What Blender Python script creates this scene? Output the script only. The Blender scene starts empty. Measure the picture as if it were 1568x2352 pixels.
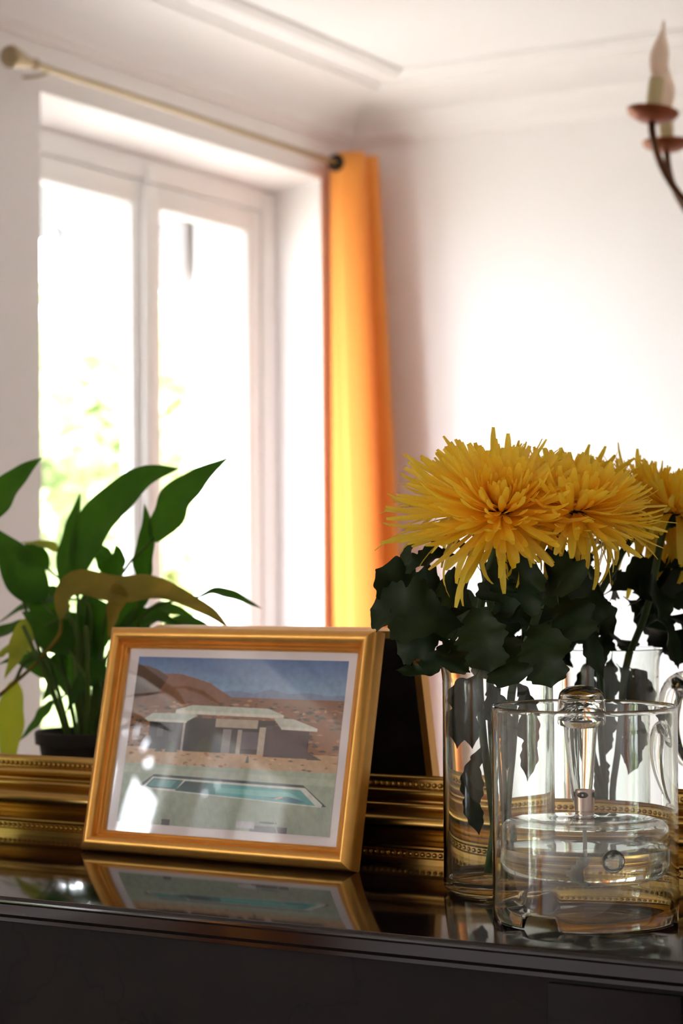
import bpy, bmesh, math, random
from mathutils import Vector, Matrix

random.seed(7)
R = math.radians
sc = bpy.context.scene
col = sc.collection

# ------------------------------------------------------------------ camera
# metres; x along the mantel, mirror glass in the plane y = 0, room at y < 0
CAM = Vector((0.0, -1.65, 1.37))
FPX = 4750.0                       # focal length in pixels of the 1568 x 2352 frame
YAW, PITCH, ROLL = R(30.0), math.atan(114 / FPX), 0.006
_f = Vector((-math.sin(YAW) * math.cos(PITCH), math.cos(YAW) * math.cos(PITCH), math.sin(PITCH)))
_r0 = Vector((math.cos(YAW), math.sin(YAW), 0))
_u0 = _r0.cross(_f)
_r = _r0 * math.cos(ROLL) - _u0 * math.sin(ROLL)
_u = _u0 * math.cos(ROLL) + _r0 * math.sin(ROLL)
cd = bpy.data.cameras.new('camera')
cam = bpy.data.objects.new('camera', cd)
col.objects.link(cam)
cam.matrix_world = Matrix(((_r.x, _u.x, -_f.x, CAM.x), (_r.y, _u.y, -_f.y, CAM.y), (_r.z, _u.z, -_f.z, CAM.z), (0, 0, 0, 1)))
cd.sensor_fit = 'VERTICAL'
cd.sensor_height = 36.0
cd.sensor_width = 24.0
cd.lens = FPX / 2352 * 36.0
cd.clip_start = 0.05
cd.dof.use_dof = True
cd.dof.focus_distance = 1.62
cd.dof.aperture_fstop = 8.5
sc.camera = cam

# ------------------------------------------------------------------ light
world = bpy.data.worlds.new('sky')
sc.world = world
world.use_nodes = True
bg = world.node_tree.nodes['Background']
bg.inputs[0].default_value = (0.93, 0.975, 1.04, 1)
bg.inputs[1].default_value = 15.0

def portal(x, y, z, w, h, sx=1):
    l = bpy.data.lights.new('window_left_offscreen', 'AREA')
    l.shape = 'RECTANGLE'
    l.size, l.size_y = w, h
    l.cycles.is_portal = True
    o = bpy.data.objects.new('window_left_offscreen', l)
    col.objects.link(o)
    o.matrix_world = Matrix(((0, 0, -sx, x), (sx, 0, 0, y), (0, -1, 0, z), (0, 0, 0, 1)))
    return o
portal(-3.24, -2.8, 1.5, 1.3, 1.9)

sc.view_settings.view_transform = 'Standard'
sc.view_settings.look = 'None'
sc.view_settings.gamma = 1.0
sc.view_settings.use_curve_mapping = False
sc.view_settings.exposure = 0.75
cy = sc.cycles
cy.max_bounces = 24
cy.diffuse_bounces = 12
cy.glossy_bounces = 8
cy.transmission_bounces = 20
cy.adaptive_threshold = 0.02
cy.transparent_max_bounces = 12
cy.sample_clamp_indirect = 8.0

# ------------------------------------------------------------------ helpers
def at(px, py, y):
    """point of the plane at depth y seen at a place of the photograph"""
    d = _f + _r * ((px - 784) / FPX) - _u * ((py - 1176) / FPX)
    t = (y - CAM.y) / d.y
    return CAM + d * t

def seen_in_mirror(px, py, t):
    """the thing whose mirror image is seen there, t metres in front of the glass"""
    p = at(px, py, t)
    return Vector((p.x, -p.y, p.z))

def lin(c):
    out = []
    for v in c[:3]:
        v = v / 255.0
        out.append(v / 12.92 if v <= 0.04045 else ((v + 0.055) / 1.055) ** 2.4)
    return (*out, 1.0)

M = {}
def mat(name, c, rough=0.5, metal=0.0, noise=None, bump=None, trans=0.0, ior=1.5, spec=0.5, translucent=0.0, coat=0.0, sheen=0.0):
    """noise = (scale, second colour, amount[, stretch]); bump = (scale, strength[, distance])"""
    m = bpy.data.materials.new(name)
    m.use_nodes = True
    nt = m.node_tree
    b = nt.nodes['Principled BSDF']
    b.inputs['Base Color'].default_value = lin(c)
    b.inputs['Roughness'].default_value = rough
    b.inputs['Metallic'].default_value = metal
    b.inputs['IOR'].default_value = ior
    b.inputs['Specular IOR Level'].default_value = spec
    b.inputs['Transmission Weight'].default_value = trans
    b.inputs['Coat Weight'].default_value = coat
    b.inputs['Coat Roughness'].default_value = 0.06
    b.inputs['Sheen Weight'].default_value = sheen
    tc = nt.nodes.new('ShaderNodeTexCoord')
    csock = None
    if noise:
        mp = nt.nodes.new('ShaderNodeMapping')
        mp.inputs['Scale'].default_value = noise[3] if len(noise) > 3 else (1, 1, 1)
        nt.links.new(tc.outputs['Object'], mp.inputs['Vector'])
        n = nt.nodes.new('ShaderNodeTexNoise')
        n.inputs['Scale'].default_value = noise[0]
        n.inputs['Detail'].default_value = 5
        nt.links.new(mp.outputs[0], n.inputs['Vector'])
        rp = nt.nodes.new('ShaderNodeValToRGB')
        rp.color_ramp.elements[0].position = 0.5 - 0.2
        rp.color_ramp.elements[1].position = 0.5 + 0.2
        a, bb = lin(c), lin(noise[1])
        rp.color_ramp.elements[0].color = a
        rp.color_ramp.elements[1].color = tuple(a[i] + (bb[i] - a[i]) * noise[2] for i in range(3)) + (1,)
        nt.links.new(n.outputs['Fac'], rp.inputs[0])
        nt.links.new(rp.outputs[0], b.inputs['Base Color'])
        csock = rp.outputs[0]
    if bump:
        n2 = nt.nodes.new('ShaderNodeTexNoise')
        n2.inputs['Scale'].default_value = bump[0]
        n2.inputs['Detail'].default_value = 4
        nt.links.new(tc.outputs['Object'], n2.inputs['Vector'])
        bp = nt.nodes.new('ShaderNodeBump')
        bp.inputs['Strength'].default_value = bump[1]
        bp.inputs['Distance'].default_value = bump[2] if len(bump) > 2 else 0.001
        nt.links.new(n2.outputs['Fac'], bp.inputs['Height'])
        nt.links.new(bp.outputs[0], b.inputs['Normal'])
    if translucent:
        t = nt.nodes.new('ShaderNodeBsdfTranslucent')
        t.inputs[0].default_value = lin(c)
        if csock:
            nt.links.new(csock, t.inputs[0])
        mx = nt.nodes.new('ShaderNodeMixShader')
        mx.inputs[0].default_value = translucent
        nt.links.new(b.outputs[0], mx.inputs[1])
        nt.links.new(t.outputs[0], mx.inputs[2])
        nt.links.new(mx.outputs[0], nt.nodes['Material Output'].inputs[0])
    M[name] = m
    return m

def thin_glass(name, tint=(1, 1, 1, 1), ior=1.5):
    m = bpy.data.materials.new(name)
    m.use_nodes = True
    nt = m.node_tree
    nt.nodes.remove(nt.nodes['Principled BSDF'])
    lw = nt.nodes.new('ShaderNodeLayerWeight')          # Schlick, the same from both sides of the sheet
    pw = nt.nodes.new('ShaderNodeMath'); pw.operation = 'POWER'; pw.inputs[1].default_value = 5.0
    ma = nt.nodes.new('ShaderNodeMath'); ma.operation = 'MULTIPLY_ADD'
    r0 = 2 * ((ior - 1) / (ior + 1)) ** 2
    ma.inputs[1].default_value = 1 - r0
    ma.inputs[2].default_value = r0
    nt.links.new(lw.outputs['Facing'], pw.inputs[0])
    nt.links.new(pw.outputs[0], ma.inputs[0])
    fr = ma
    tr = nt.nodes.new('ShaderNodeBsdfTransparent')
    tr.inputs[0].default_value = tint
    gl = nt.nodes.new('ShaderNodeBsdfGlossy')
    gl.inputs['Roughness'].default_value = 0.0
    mx = nt.nodes.new('ShaderNodeMixShader')
    nt.links.new(fr.outputs[0], mx.inputs[0])
    nt.links.new(tr.outputs[0], mx.inputs[1])
    nt.links.new(gl.outputs[0], mx.inputs[2])
    nt.links.new(mx.outputs[0], nt.nodes['Material Output'].inputs[0])
    M[name] = m
    return m

def link(name, me, m, parent=None, smooth=None):
    o = bpy.data.objects.new(name, me)
    col.objects.link(o)
    if m is not None and not me.materials:
        me.materials.append(M[m] if isinstance(m, str) else m)
    if parent is not None:
        o.parent = parent
    if smooth is not None:
        for p in me.polygons:
            p.use_smooth = True
        if smooth < 180:
            me.set_sharp_from_angle(angle=R(smooth))
    return o

def from_bm(name, bm, m, parent=None, smooth=None, recalc=True):
    if recalc:
        bmesh.ops.recalc_face_normals(bm, faces=bm.faces)
    me = bpy.data.meshes.new(name)
    bm.to_mesh(me)
    bm.free()
    return link(name, me, m, parent, smooth)

def tag(o, label, cat, group=None):
    o['label'] = label
    o['category'] = cat
    if group:
        o['group'] = group
    return o

def structure(o, label, cat):
    o['kind'] = 'structure'
    return tag(o, label, cat)

def empty(name, loc=(0, 0, 0)):
    o = bpy.data.objects.new(name, None)
    col.objects.link(o)
    o.empty_display_size = 0.05
    o.location = loc
    return o

def box_bm(lo, hi, bevel=0.0, seg=2):
    bm = bmesh.new()
    bmesh.ops.create_cube(bm, size=1.0)
    lo, hi = Vector(lo), Vector(hi)
    for v in bm.verts:
        v.co = Vector(((lo[i] + hi[i]) / 2 + v.co[i] * (hi[i] - lo[i]) for i in range(3)))
    if bevel:
        bmesh.ops.bevel(bm, geom=list(bm.edges), offset=bevel, segments=seg, profile=0.5, affect='EDGES')
    return bm

def box(name, lo, hi, m, parent=None, bevel=0.0):
    return from_bm(name, box_bm(lo, hi, bevel), m, parent, 40 if bevel else None)

def lathe_bm(profile, n=48, closed=False, centre=(0, 0, 0), bottom=None):
    """profile: (r, z) list; r = 0 ends become poles; closed joins last to first"""
    bm = bmesh.new()
    rings = []
    c = Vector(centre)
    for k, (r, z) in enumerate(profile):
        if r < 1e-6:
            rings.append([bm.verts.new(c + Vector((0, 0, z)))])
        else:
            rg = []
            for i in range(n):
                a = 2 * math.pi * i / n
                zz = bottom(a, k, z) if bottom else z
                rg.append(bm.verts.new(c + Vector((r * math.cos(a), r * math.sin(a), zz))))
            rings.append(rg)
    m = len(rings)
    for k in range(m if closed else m - 1):
        a, b = rings[k], rings[(k + 1) % m]
        for i in range(n):
            j = (i + 1) % n
            if len(a) == 1 and len(b) == 1:
                continue
            if len(a) == 1:
                bm.faces.new((a[0], b[i], b[j]))
            elif len(b) == 1:
                bm.faces.new((a[i], b[0], a[j]))
            else:
                bm.faces.new((a[i], b[i], b[j], a[j]))
    return bm

def spline(pts, n):
    """Catmull-Rom through pts, n samples"""
    P = [Vector(p) for p in pts]
    if len(P) == 2:
        return [P[0].lerp(P[1], i / (n - 1)) for i in range(n)]
    P = [P[0] * 2 - P[1]] + P + [P[-1] * 2 - P[-2]]
    out = []
    segs = len(P) - 3
    for i in range(n):
        s = i / (n - 1) * segs
        k = min(int(s), segs - 1)
        t = s - k
        a, b, c, d = P[k:k + 4]
        out.append(0.5 * ((2 * b) + (c - a) * t + (2 * a - 5 * b + 4 * c - d) * t * t + (3 * b - a - 3 * c + d) * t ** 3))
    return out

def tube_bm(pts, radii, n=10, flat=1.0, hint=Vector((0, 0, 1)), cap=True):
    """swept tube; radii per point or number; flat scales the second axis"""
    bm = bmesh.new()
    if not hasattr(radii, '__len__'):
        radii = [radii] * len(pts)
    prev = None
    rings = []
    for i, p in enumerate(pts):
        t = (pts[min(i + 1, len(pts) - 1)] - pts[max(i - 1, 0)]).normalized()
        if prev is None:
            s = t.cross(hint)
            if s.length < 1e-3:
                s = t.cross(Vector((1, 0, 0)))
            s.normalize()
        else:
            s = (prev - t * prev.dot(t)).normalized()
        prev = s
        q = t.cross(s)
        rings.append([bm.verts.new(p + (s * math.cos(2 * math.pi * k / n) + q * math.sin(2 * math.pi * k / n) * flat) * radii[i]) for k in range(n)])
    for a, b in zip(rings, rings[1:]):
        for k in range(n):
            bm.faces.new((a[k], a[(k + 1) % n], b[(k + 1) % n], b[k]))
    if cap:
        bm.faces.new(list(reversed(rings[0])))
        bm.faces.new(rings[-1])
    return bm

def rail_bm(side, x0, x1, z0, z1, prof, y=0.0):
    """one mitred rail of a rectangular frame in the xz plane; prof = closed list of
    (outward distance from the inner edge, protrusion towards the room)"""
    bm = bmesh.new()
    ends = []
    for e in (0, 1):
        ring = []
        for a, b in prof:
            if side == 'bottom':
                p = ((x0 - a) if e == 0 else (x1 + a), y - b, z0 - a)
            elif side == 'top':
                p = ((x0 - a) if e == 0 else (x1 + a), y - b, z1 + a)
            elif side == 'left':
                p = (x0 - a, y - b, (z0 - a) if e == 0 else (z1 + a))
            else:
                p = (x1 + a, y - b, (z0 - a) if e == 0 else (z1 + a))
            ring.append(bm.verts.new(p))
        ends.append(ring)
    n = len(prof)
    for k in range(n):
        j = (k + 1) % n
        bm.faces.new((ends[0][k], ends[0][j], ends[1][j], ends[1][k]))
    bm.faces.new(ends[0])
    bm.faces.new(ends[1])
    return bm

def arc(cx, cy, r, a0, a1, n, ry=None):
    ry = r if ry is None else ry
    return [(cx + r * math.cos(R(a0 + (a1 - a0) * i / n)), cy + ry * math.sin(R(a0 + (a1 - a0) * i / n))) for i in range(n + 1)]

# ------------------------------------------------------------------ materials
mat('wall_paint', (244, 240, 240), 0.75, noise=(3, (241, 237, 236), 1.0), bump=(60, 0.05))
mat('ceiling_paint', (245, 242, 242), 0.8, noise=(2, (242, 238, 238), 1.0), bump=(40, 0.05))
mat('plaster', (243, 239, 238), 0.7, bump=(50, 0.08))
mat('window_white', (242, 240, 239), 0.4, bump=(30, 0.04))
mat('floorboard', (182, 164, 146), 0.35, noise=(6, (156, 136, 118), 1.0, (1, 12, 1)))
mat('mantel_gloss', (20, 15, 13), 0.07, noise=(5, (28, 21, 17), 1.0, (1, 8, 8)), spec=0.45, bump=(9, 0.012, 0.002))
mat('mantel_satin', (30, 26, 26), 0.32, noise=(14, (44, 38, 37), 1.0), bump=(40, 0.05))
mat('gilt', (212, 174, 98), 0.27, 1.0, noise=(30, (134, 106, 52), 0.4, (0.2, 1, 1)), bump=(120, 0.04))
mat('gilt_bead', (190, 154, 84), 0.25, 1.0)
mat('satin_gold', (240, 184, 98), 0.36, 0.7, noise=(70, (232, 172, 86), 1.0), bump=(160, 0.06))
mat('mat_board', (226, 220, 226), 0.8)
mat('backing_board', (40, 31, 24), 0.85, noise=(40, (28, 21, 17), 1.0))
mat('curtain', (252, 182, 88), 0.85, translucent=0.35, noise=(400, (248, 172, 74), 1.0), sheen=0.2)
mat('eyelet', (34, 32, 32), 0.3, 0.8)
mat('brushed_brass', (168, 152, 120), 0.35, 0.85)
mat('glass', (252, 254, 253), 0.0, trans=1.0, ior=1.47)
mat('vase_glass', (248, 253, 250), 0.0, trans=1.0, ior=1.47)
mat('oil', (254, 253, 249), 0.0, trans=1.0, ior=1.44)
mat('nickel', (196, 178, 168), 0.28, 1.0, noise=(60, (180, 160, 148), 1.0, (8, 8, 0.6)))
mat('cotton', (240, 238, 232), 0.9, bump=(900, 0.4))
mat('petal', (255, 232, 90), 0.45, translucent=0.45, noise=(60, (255, 223, 56), 1.0))
mat('petal_pale', (255, 233, 108), 0.45, translucent=0.45, noise=(60, (255, 224, 74), 1.0))
mat('mum_leaf', (34, 52, 23), 0.5, translucent=0.15, noise=(50, (24, 38, 17), 1.0), bump=(140, 0.4, 0.001), spec=0.25)
mat('mum_stem', (70, 96, 44), 0.5, noise=(40, (48, 72, 34), 1.0))
mat('lily_green', (72, 124, 24), 0.42, translucent=0.48, noise=(18, (54, 104, 18), 1.0), spec=0.3)
mat('lily_yellow', (206, 206, 64), 0.45, translucent=0.5, noise=(14, (172, 192, 48), 1.0))
mat('lily_brown', (188, 156, 60), 0.5, translucent=0.4, noise=(30, (138, 130, 42), 1.0), bump=(60, .3, .002))
mat('petiole', (96, 128, 44), 0.5, noise=(30, (72, 104, 32), 1.0))
mat('pot_plastic', (44, 38, 36), 0.55, noise=(60, (52, 46, 43), 1.0))
mat('soil', (40, 30, 24), 0.95, bump=(120, 0.8, 0.004))
mat('bronze', (104, 62, 30), 0.38, 0.7, noise=(20, (76, 42, 20), 1.0))
mat('copper_dish', (168, 96, 58), 0.42, 0.5, noise=(26, (136, 70, 40), 1.0))
mat('candle_sleeve', (210, 196, 150), 0.6)
mat('frosted_bulb', (244, 226, 210), 0.35, trans=0.35, translucent=0.3)
mat('exterior_white', (236, 236, 236), 0.6)
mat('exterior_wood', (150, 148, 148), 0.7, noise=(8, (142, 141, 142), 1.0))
mat('tree_leaf', (164, 182, 124), 0.6, translucent=0.3, noise=(1.5, (200, 208, 160), 1.0))
mat('bark', (110, 92, 74), 0.9, bump=(30, 0.5, 0.01))
mat('lawn', (176, 172, 160), 0.9, noise=(30, (150, 148, 136), 1.0))
thin_glass('pane_glass')
thin_glass('picture_glass', ior=1.55)
m = mat('silvering', (240, 241, 240), 0.0, 1.0)

# the painted frieze of the mantel: brown-black, blotched and crazed with fine cracks
m = mat('frieze_paint', (28, 21, 20), 0.6, noise=(7, (18, 14, 14), 1.0, (1, 1, 2.2)), bump=(30, 0.12), spec=0.12)
nt = m.node_tree
b = nt.nodes['Principled BSDF']
tc = nt.nodes.new('ShaderNodeTexCoord')
nz = nt.nodes.new('ShaderNodeTexNoise'); nz.inputs['Scale'].default_value = 9; nz.inputs['Detail'].default_value = 6
vm = nt.nodes.new('ShaderNodeVectorMath'); vm.operation = 'MULTIPLY_ADD'
vm.inputs[1].default_value = (0.16, 0.16, 0.16)
nt.links.new(tc.outputs['Object'], nz.inputs['Vector'])
nt.links.new(nz.outputs['Color'], vm.inputs[0])
nt.links.new(tc.outputs['Object'], vm.inputs[2])
vo = nt.nodes.new('ShaderNodeTexVoronoi'); vo.feature = 'DISTANCE_TO_EDGE'; vo.inputs['Scale'].default_value = 5.5
nt.links.new(vm.outputs[0], vo.inputs['Vector'])
rp = nt.nodes.new('ShaderNodeValToRGB')
rp.color_ramp.elements[0].position = 0.0; rp.color_ramp.elements[0].color = (0.35, 0.35, 0.35, 1)
rp.color_ramp.elements[1].position = 0.008; rp.color_ramp.elements[1].color = (1, 1, 1, 1)
nt.links.new(vo.outputs[0], rp.inputs[0])
mx = nt.nodes.new('ShaderNodeMix'); mx.data_type = 'RGBA'; mx.blend_type = 'MULTIPLY'; mx.inputs[0].default_value = 0.8
old = b.inputs['Base Color'].links[0].from_socket
nt.links.new(old, mx.inputs[6]); nt.links.new(rp.outputs[0], mx.inputs[7])
nt.links.new(mx.outputs[2], b.inputs['Base Color'])

# ------------------------------------------------------------------ the room
XL, XR, YB, YF, ZC = -3.0, 0.80, -3.61, 0.02, 2.70   # the chandelier and the mirror stand on the middle of the room
ZM = 1.10
box('floor', (XL - .25, YB - .1, -0.1), (XR + .1, YF + .1, 0.0), 'floorboard')
structure(bpy.data.objects['floor'], 'brown wooden floor of the white room', 'floor')
structure(box('ceiling', (XL - .25, YB - .1, ZC), (XR + .1, YF + .1, ZC + .1), 'ceiling_paint'), 'white ceiling with plaster mouldings seen in the mirror', 'ceiling')
structure(box('wall_front', (XL, YF, 0), (XR, YF + .1, ZC), 'wall_paint'), 'white wall behind the gilt mirror', 'wall')
structure(box('wall_back', (XL, YB - .1, 0), (XR, YB, ZC), 'wall_paint'), 'plain white wall right of the orange curtain in the mirror', 'wall')

# window wall with one opening, its reveal slightly splayed at the top
WZ0, WZ1 = 0.55, 2.47
OPENINGS = ((-3.437, -2.155),)
def wall_with_holes(openings, xi, xo):
    bm = bmesh.new()
    ys = [YB, openings[0][0], openings[0][1]] + ([openings[1][0], openings[1][1]] if len(openings) > 1 else []) + [YF]
    for x, dy, dz in ((xi, 0, 0), (xo, .05, .03)):
        yy = [y + (0 if i in (0, len(ys) - 1) else (-dy if i % 2 else dy)) for i, y in enumerate(ys)]
        zz = [0, WZ0 - dz, WZ1 - dz, ZC]
        g = [[bm.verts.new((x, y, z)) for z in zz] for y in yy]
        for i in range(len(ys) - 1):
            for k in range(3):
                if i % 2 and k == 1:
                    continue
                bm.faces.new((g[i][k], g[i + 1][k], g[i + 1][k + 1], g[i][k + 1]))
        if x == xi:
            gi = g
    for i in range(1, len(ys) - 2, 2):
        ring_i = [gi[i][1], gi[i + 1][1], gi[i + 1][2], gi[i][2]]
        ring_o = [g[i][1], g[i + 1][1], g[i + 1][2], g[i][2]]
        for k in range(4):
            j = (k + 1) % 4
            bm.faces.new((ring_i[k], ring_i[j], ring_o[j], ring_o[k]))
    return bm
structure(box('wall_right', (XR, YB, 0), (XR + .1, YF, ZC), 'wall_paint'), 'plain white wall opposite the curtained window', 'wall')
structure(from_bm('wall_left', wall_with_holes(OPENINGS, XL, XL - .25), 'wall_paint'), 'white wall with the tall window in the mirror', 'wall')

# cornice and ceiling moulding run round the room
def room_ring(name, prof, m):
    """prof: (inset from wall, z) closed list"""
    bm = bmesh.new()
    rings = []
    for sx, sy in ((0, 0), (1, 0), (1, 1), (0, 1)):
        rings.append([bm.verts.new(((XR - a) if sx else (XL + a), (YF - a) if sy else (YB + a), z)) for a, z in prof])
    n = len(prof)
    for c in range(4):
        a, b_ = rings[c], rings[(c + 1) % 4]
        for k in range(n):
            j = (k + 1) % n
            bm.faces.new((a[k], a[j], b_[j], b_[k]))
    return from_bm(name, bm, m, None, 30)
cove = [(0.0, ZC), (0.0, ZC - .115), (0.012, ZC - .115), (0.016, ZC - .105), (0.022, ZC - .098)]
cove += [(0.20 - 0.17 * math.cos(R(a)), ZC - .098 + 0.083 * math.sin(R(a))) for a in (0, 15, 30, 45, 60, 75, 90)]
cove += [(0.215, ZC - .013), (0.22, ZC - .006), (0.235, ZC - .006), (0.24, ZC)]
structure(room_ring('trim_1', cove, 'plaster'), 'white plaster cornice between wall and ceiling', 'cornice')
band = [(0.30, ZC)] + [(0.30, ZC - .006), (0.306, ZC - .012), (0.33, ZC - .014), (0.345, ZC - .020), (0.36, ZC - .014), (0.372, ZC - .006), (0.372, ZC)]
structure(room_ring('trim_2', band, 'plaster'), 'slim plaster moulding running round the ceiling', 'moulding')

# ------------------------------------------------------------------ window
def casement(parent, y0, y1, z0, z1, x, stile):
    """one hinged leaf: two stiles, two rails, a pane"""
    c = empty('casement')
    c.parent = parent
    t = 0.022
    for a, b_ in ((y0, y0 + stile[0]), (y1 - stile[1], y1)):
        box('stile', (x - t, a, z0), (x + t, b_, z1), 'window_white', c, .006)
    box('rail', (x - t, y0 + stile[0], z1 - .055), (x + t, y1 - stile[1], z1), 'window_white', c, .006)
    box('rail', (x - t, y0 + stile[0], z0), (x + t, y1 - stile[1], z0 + .09), 'window_white', c, .006)
    # glazing bead: a small step round the pane
    g0, g1, h0, h1 = y0 + stile[0], y1 - stile[1], z0 + .09, z1 - .055
    bm = bmesh.new()
    rg = []
    for inset, xx in ((0, x + .018), (.008, x + .018), (.016, x + .004), (.016, x - .004), (0, x - .004)):
        rg.append([bm.verts.new((xx, *q)) for q in ((g0 + inset, h0 + inset), (g1 - inset, h0 + inset), (g1 - inset, h1 - inset), (g0 + inset, h1 - inset))])
    for a, b_ in zip(rg, rg[1:] + rg[:1]):
        for k in range(4):
            bm.faces.new((a[k], a[(k + 1) % 4], b_[(k + 1) % 4], b_[k]))
    from_bm('glazing_bead', bm, 'window_white', c)
    bm = bmesh.new()
    bm.faces.new([bm.verts.new((x, *q)) for q in ((g0, h0), (g1, h0), (g1, h1), (g0, h1))])
    from_bm('pane', bm, 'pane_glass', c)
    return c

def unparent_fix(o):      # children are given in world coordinates
    o.matrix_parent_inverse = o.parent.matrix_world.inverted()
XW = -3.2
def make_window(name, y0, y1, label):
    yc = (y0 + y1) / 2 - .037
    win = empty(name, (-3.2, yc, WZ0))
    structure(win, label, 'window')
    bpy.context.view_layer.update()
    before = set(bpy.data.objects)
    fy0, fy1 = y0 - .035, y1 + .012
    box('frame_jamb', (XW - .045, fy0, WZ0), (XW + .03, fy0 + .075, WZ1 - .03), 'window_white', win, .005)
    box('frame_jamb', (XW - .045, fy1 - .075, WZ0), (XW + .03, fy1, WZ1 - .03), 'window_white', win, .005)
    box('frame_head', (XW - .045, fy0 + .075, WZ1 - .085), (XW + .03, fy1 - .075, WZ1 - .025), 'window_white', win, .005)
    box('frame_sill', (XW - .06, fy0 + .075, WZ0 - .01), (XW + .06, fy1 - .075, WZ0 + .05), 'window_white', win, .008)
    casement(win, fy0 + .078, yc - .003, WZ0 + .052, WZ1 - .088, XW, (.055, .055))
    casement(win, yc + .003, fy1 - .078, WZ0 + .052, WZ1 - .088, XW, (.055, .055))
    box('astragal', (XW + .0225, yc - .03, WZ0 + .06), (XW + .036, yc + .03, WZ1 - .095), 'window_white', win, .006)
    hd = from_bm('espagnolette_knob', lathe_bm([(0, 0), (.011, .001), (.014, .008), (.016, .02), (.012, .03), (0, .033)], 16), 'window_white', win, 60)
    hd.matrix_local = Matrix.Translation((XW + .034, yc, 1.45)) @ Matrix.Rotation(R(90), 4, 'Y')
    box('bolt_keep', (XW + .0225, yc - .02, WZ1 - .092), (XW + .045, yc + .02, WZ1 - .052), 'window_white', win, .004)
    for o in set(bpy.data.objects) - before:
        if o.parent is win:
            unparent_fix(o)
make_window('window_1', *OPENINGS[0], 'tall white double casement window left of the orange curtain, seen in the mirror')

# ------------------------------------------------------------------ outside: veranda trim, post, trees, lawn
def fret_valance():
    """sheet of sawn timber with palmette cut-outs and a scalloped lower edge"""
    cu = bpy.data.curves.new('fretwork_valance', 'CURVE')
    cu.dimensions = '2D'
    cu.fill_mode = 'BOTH'
    cu.extrude = 0.012
    def loop(pts):
        s = cu.splines.new('POLY')
        s.points.add(len(pts) - 1)
        for p, q in zip(s.points, pts):
            p.co = (q[0], q[1], 0, 1)
        s.use_cyclic_u = True
    per, cxs = 0.87, (.016, .886, 1.756)
    edge = []
    for cx in cxs:
        edge += [(cx - .30, -.035), (cx - .16, .02), (cx - .07, .045), (cx - .035, .02), (cx - .024, -.05), (cx - .026, -.15), (cx, -.20)]
        edge += [(cx + .026, -.15), (cx + .024, -.05), (cx + .035, .02), (cx + .07, .045), (cx + .16, .02), (cx + .30, -.035), (cx + .40, -.075)]
    loop([(-.45, .46), (-.45, -.06)] + edge + [(2.2, -.06), (2.2, .46)])
    def drop(cx, cy, ang, r0, r1, w):
        pts = []
        for i in range(14):
            a = 2 * math.pi * i / 14
            t = (r0 + r1) / 2 + (r1 - r0) / 2 * math.cos(a)
            ww = w * math.sin(a) * (0.6 + 0.4 * (t - r0) / (r1 - r0))
            pts.append((cx + t * math.cos(ang) - ww * math.sin(ang), cy + t * math.sin(ang) + ww * math.cos(ang)))
        loop(pts)
    for cx in cxs:
        for d in (-2, 28, 59, 90, 121, 152, 182):
            drop(cx, .035, R(d), .066, .145, .024)
        if cx < 1.7:
            for d in (45, 135, 225, 315):
                drop(cx + .435, .13, R(d), .012, .062, .02)
            drop(cx + .435, .27, R(90), .0, .06, .018)
    o = bpy.data.objects.new('tmp', cu)
    col.objects.link(o)
    dg = bpy.context.evaluated_depsgraph_get()
    me = bpy.data.meshes.new_from_object(o.evaluated_get(dg))
    bpy.data.objects.remove(o)
    return me
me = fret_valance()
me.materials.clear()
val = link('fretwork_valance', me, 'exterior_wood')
# sheet stands in the yz plane outside the window
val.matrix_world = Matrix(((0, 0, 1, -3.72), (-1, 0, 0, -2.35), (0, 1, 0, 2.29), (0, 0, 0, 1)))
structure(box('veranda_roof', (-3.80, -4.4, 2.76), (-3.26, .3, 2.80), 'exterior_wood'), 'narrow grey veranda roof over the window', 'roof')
tag(val, 'pale grey sawn fretwork valance with palmette holes hanging outside the window', 'valance')

post = empty('veranda_post', (-3.58, -3.95, -.3))
tag(post, 'white veranda post outside the right window pane', 'post')
bpy.context.view_layer.update()
for nm, lo, hi in (('shaft', (-3.68, -4.12, -.05), (-3.50, -3.79, 2.6)), ('plinth', (-3.70, -4.15, -.3), (-3.47, -3.76, -.05)), ('capital', (-3.70, -4.15, 2.6), (-3.47, -3.76, 2.75))):
    unparent_fix(box(nm, lo, hi, 'exterior_white', post, .01))
structure(box('ground', (-40, -40, -.42), (40, 25, -.3), 'lawn'), 'pale gravel garden outside the window', 'ground')

def garden_tree(x, y, h, r, n, label):
    t = empty('garden_tree', (x, y, -.3))
    tag(t, label, 'tree', 'trees in the garden')
    pts = [Vector((0, 0, 0)), Vector((.1, .05, h * .3)), Vector((.02, -.05, h * .55)), Vector((.08, .1, h * .8))]
    from_bm('trunk', tube_bm(spline(pts, 12), [.16 - .011 * i for i in range(12)], 8), 'bark', t, 180)
    lumps = [(Vector((random.uniform(-.7, .7) * r, random.uniform(-.7, .7) * r, h * random.uniform(.2, .85))), r * random.uniform(.3, .5)) for _ in range(26)]
    vs, fs = [], []
    for i in range(n):
        c, rr = random.choice(lumps)
        d = Vector((random.gauss(0, 1), random.gauss(0, 1), random.gauss(0, 1))).normalized() * rr * random.uniform(.5, 1) ** .5
        p = c + d
        a = Vector((random.gauss(0, 1), random.gauss(0, 1), random.gauss(0, .5))).normalized() * random.uniform(.06, .12)
        b_ = a.cross(Vector((random.gauss(0, 1), random.gauss(0, 1), random.gauss(0, 1)))).normalized() * a.length * .5
        k = len(vs)
        vs += [p - a, p + b_, p + a, p - b_]
        fs.append((k, k + 1, k + 2, k + 3))
    me = bpy.data.meshes.new('foliage')
    me.from_pydata(vs, [], fs)
    f = link('foliage', me, 'tree_leaf', t)
    f['kind'] = 'stuff'
    return t
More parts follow.
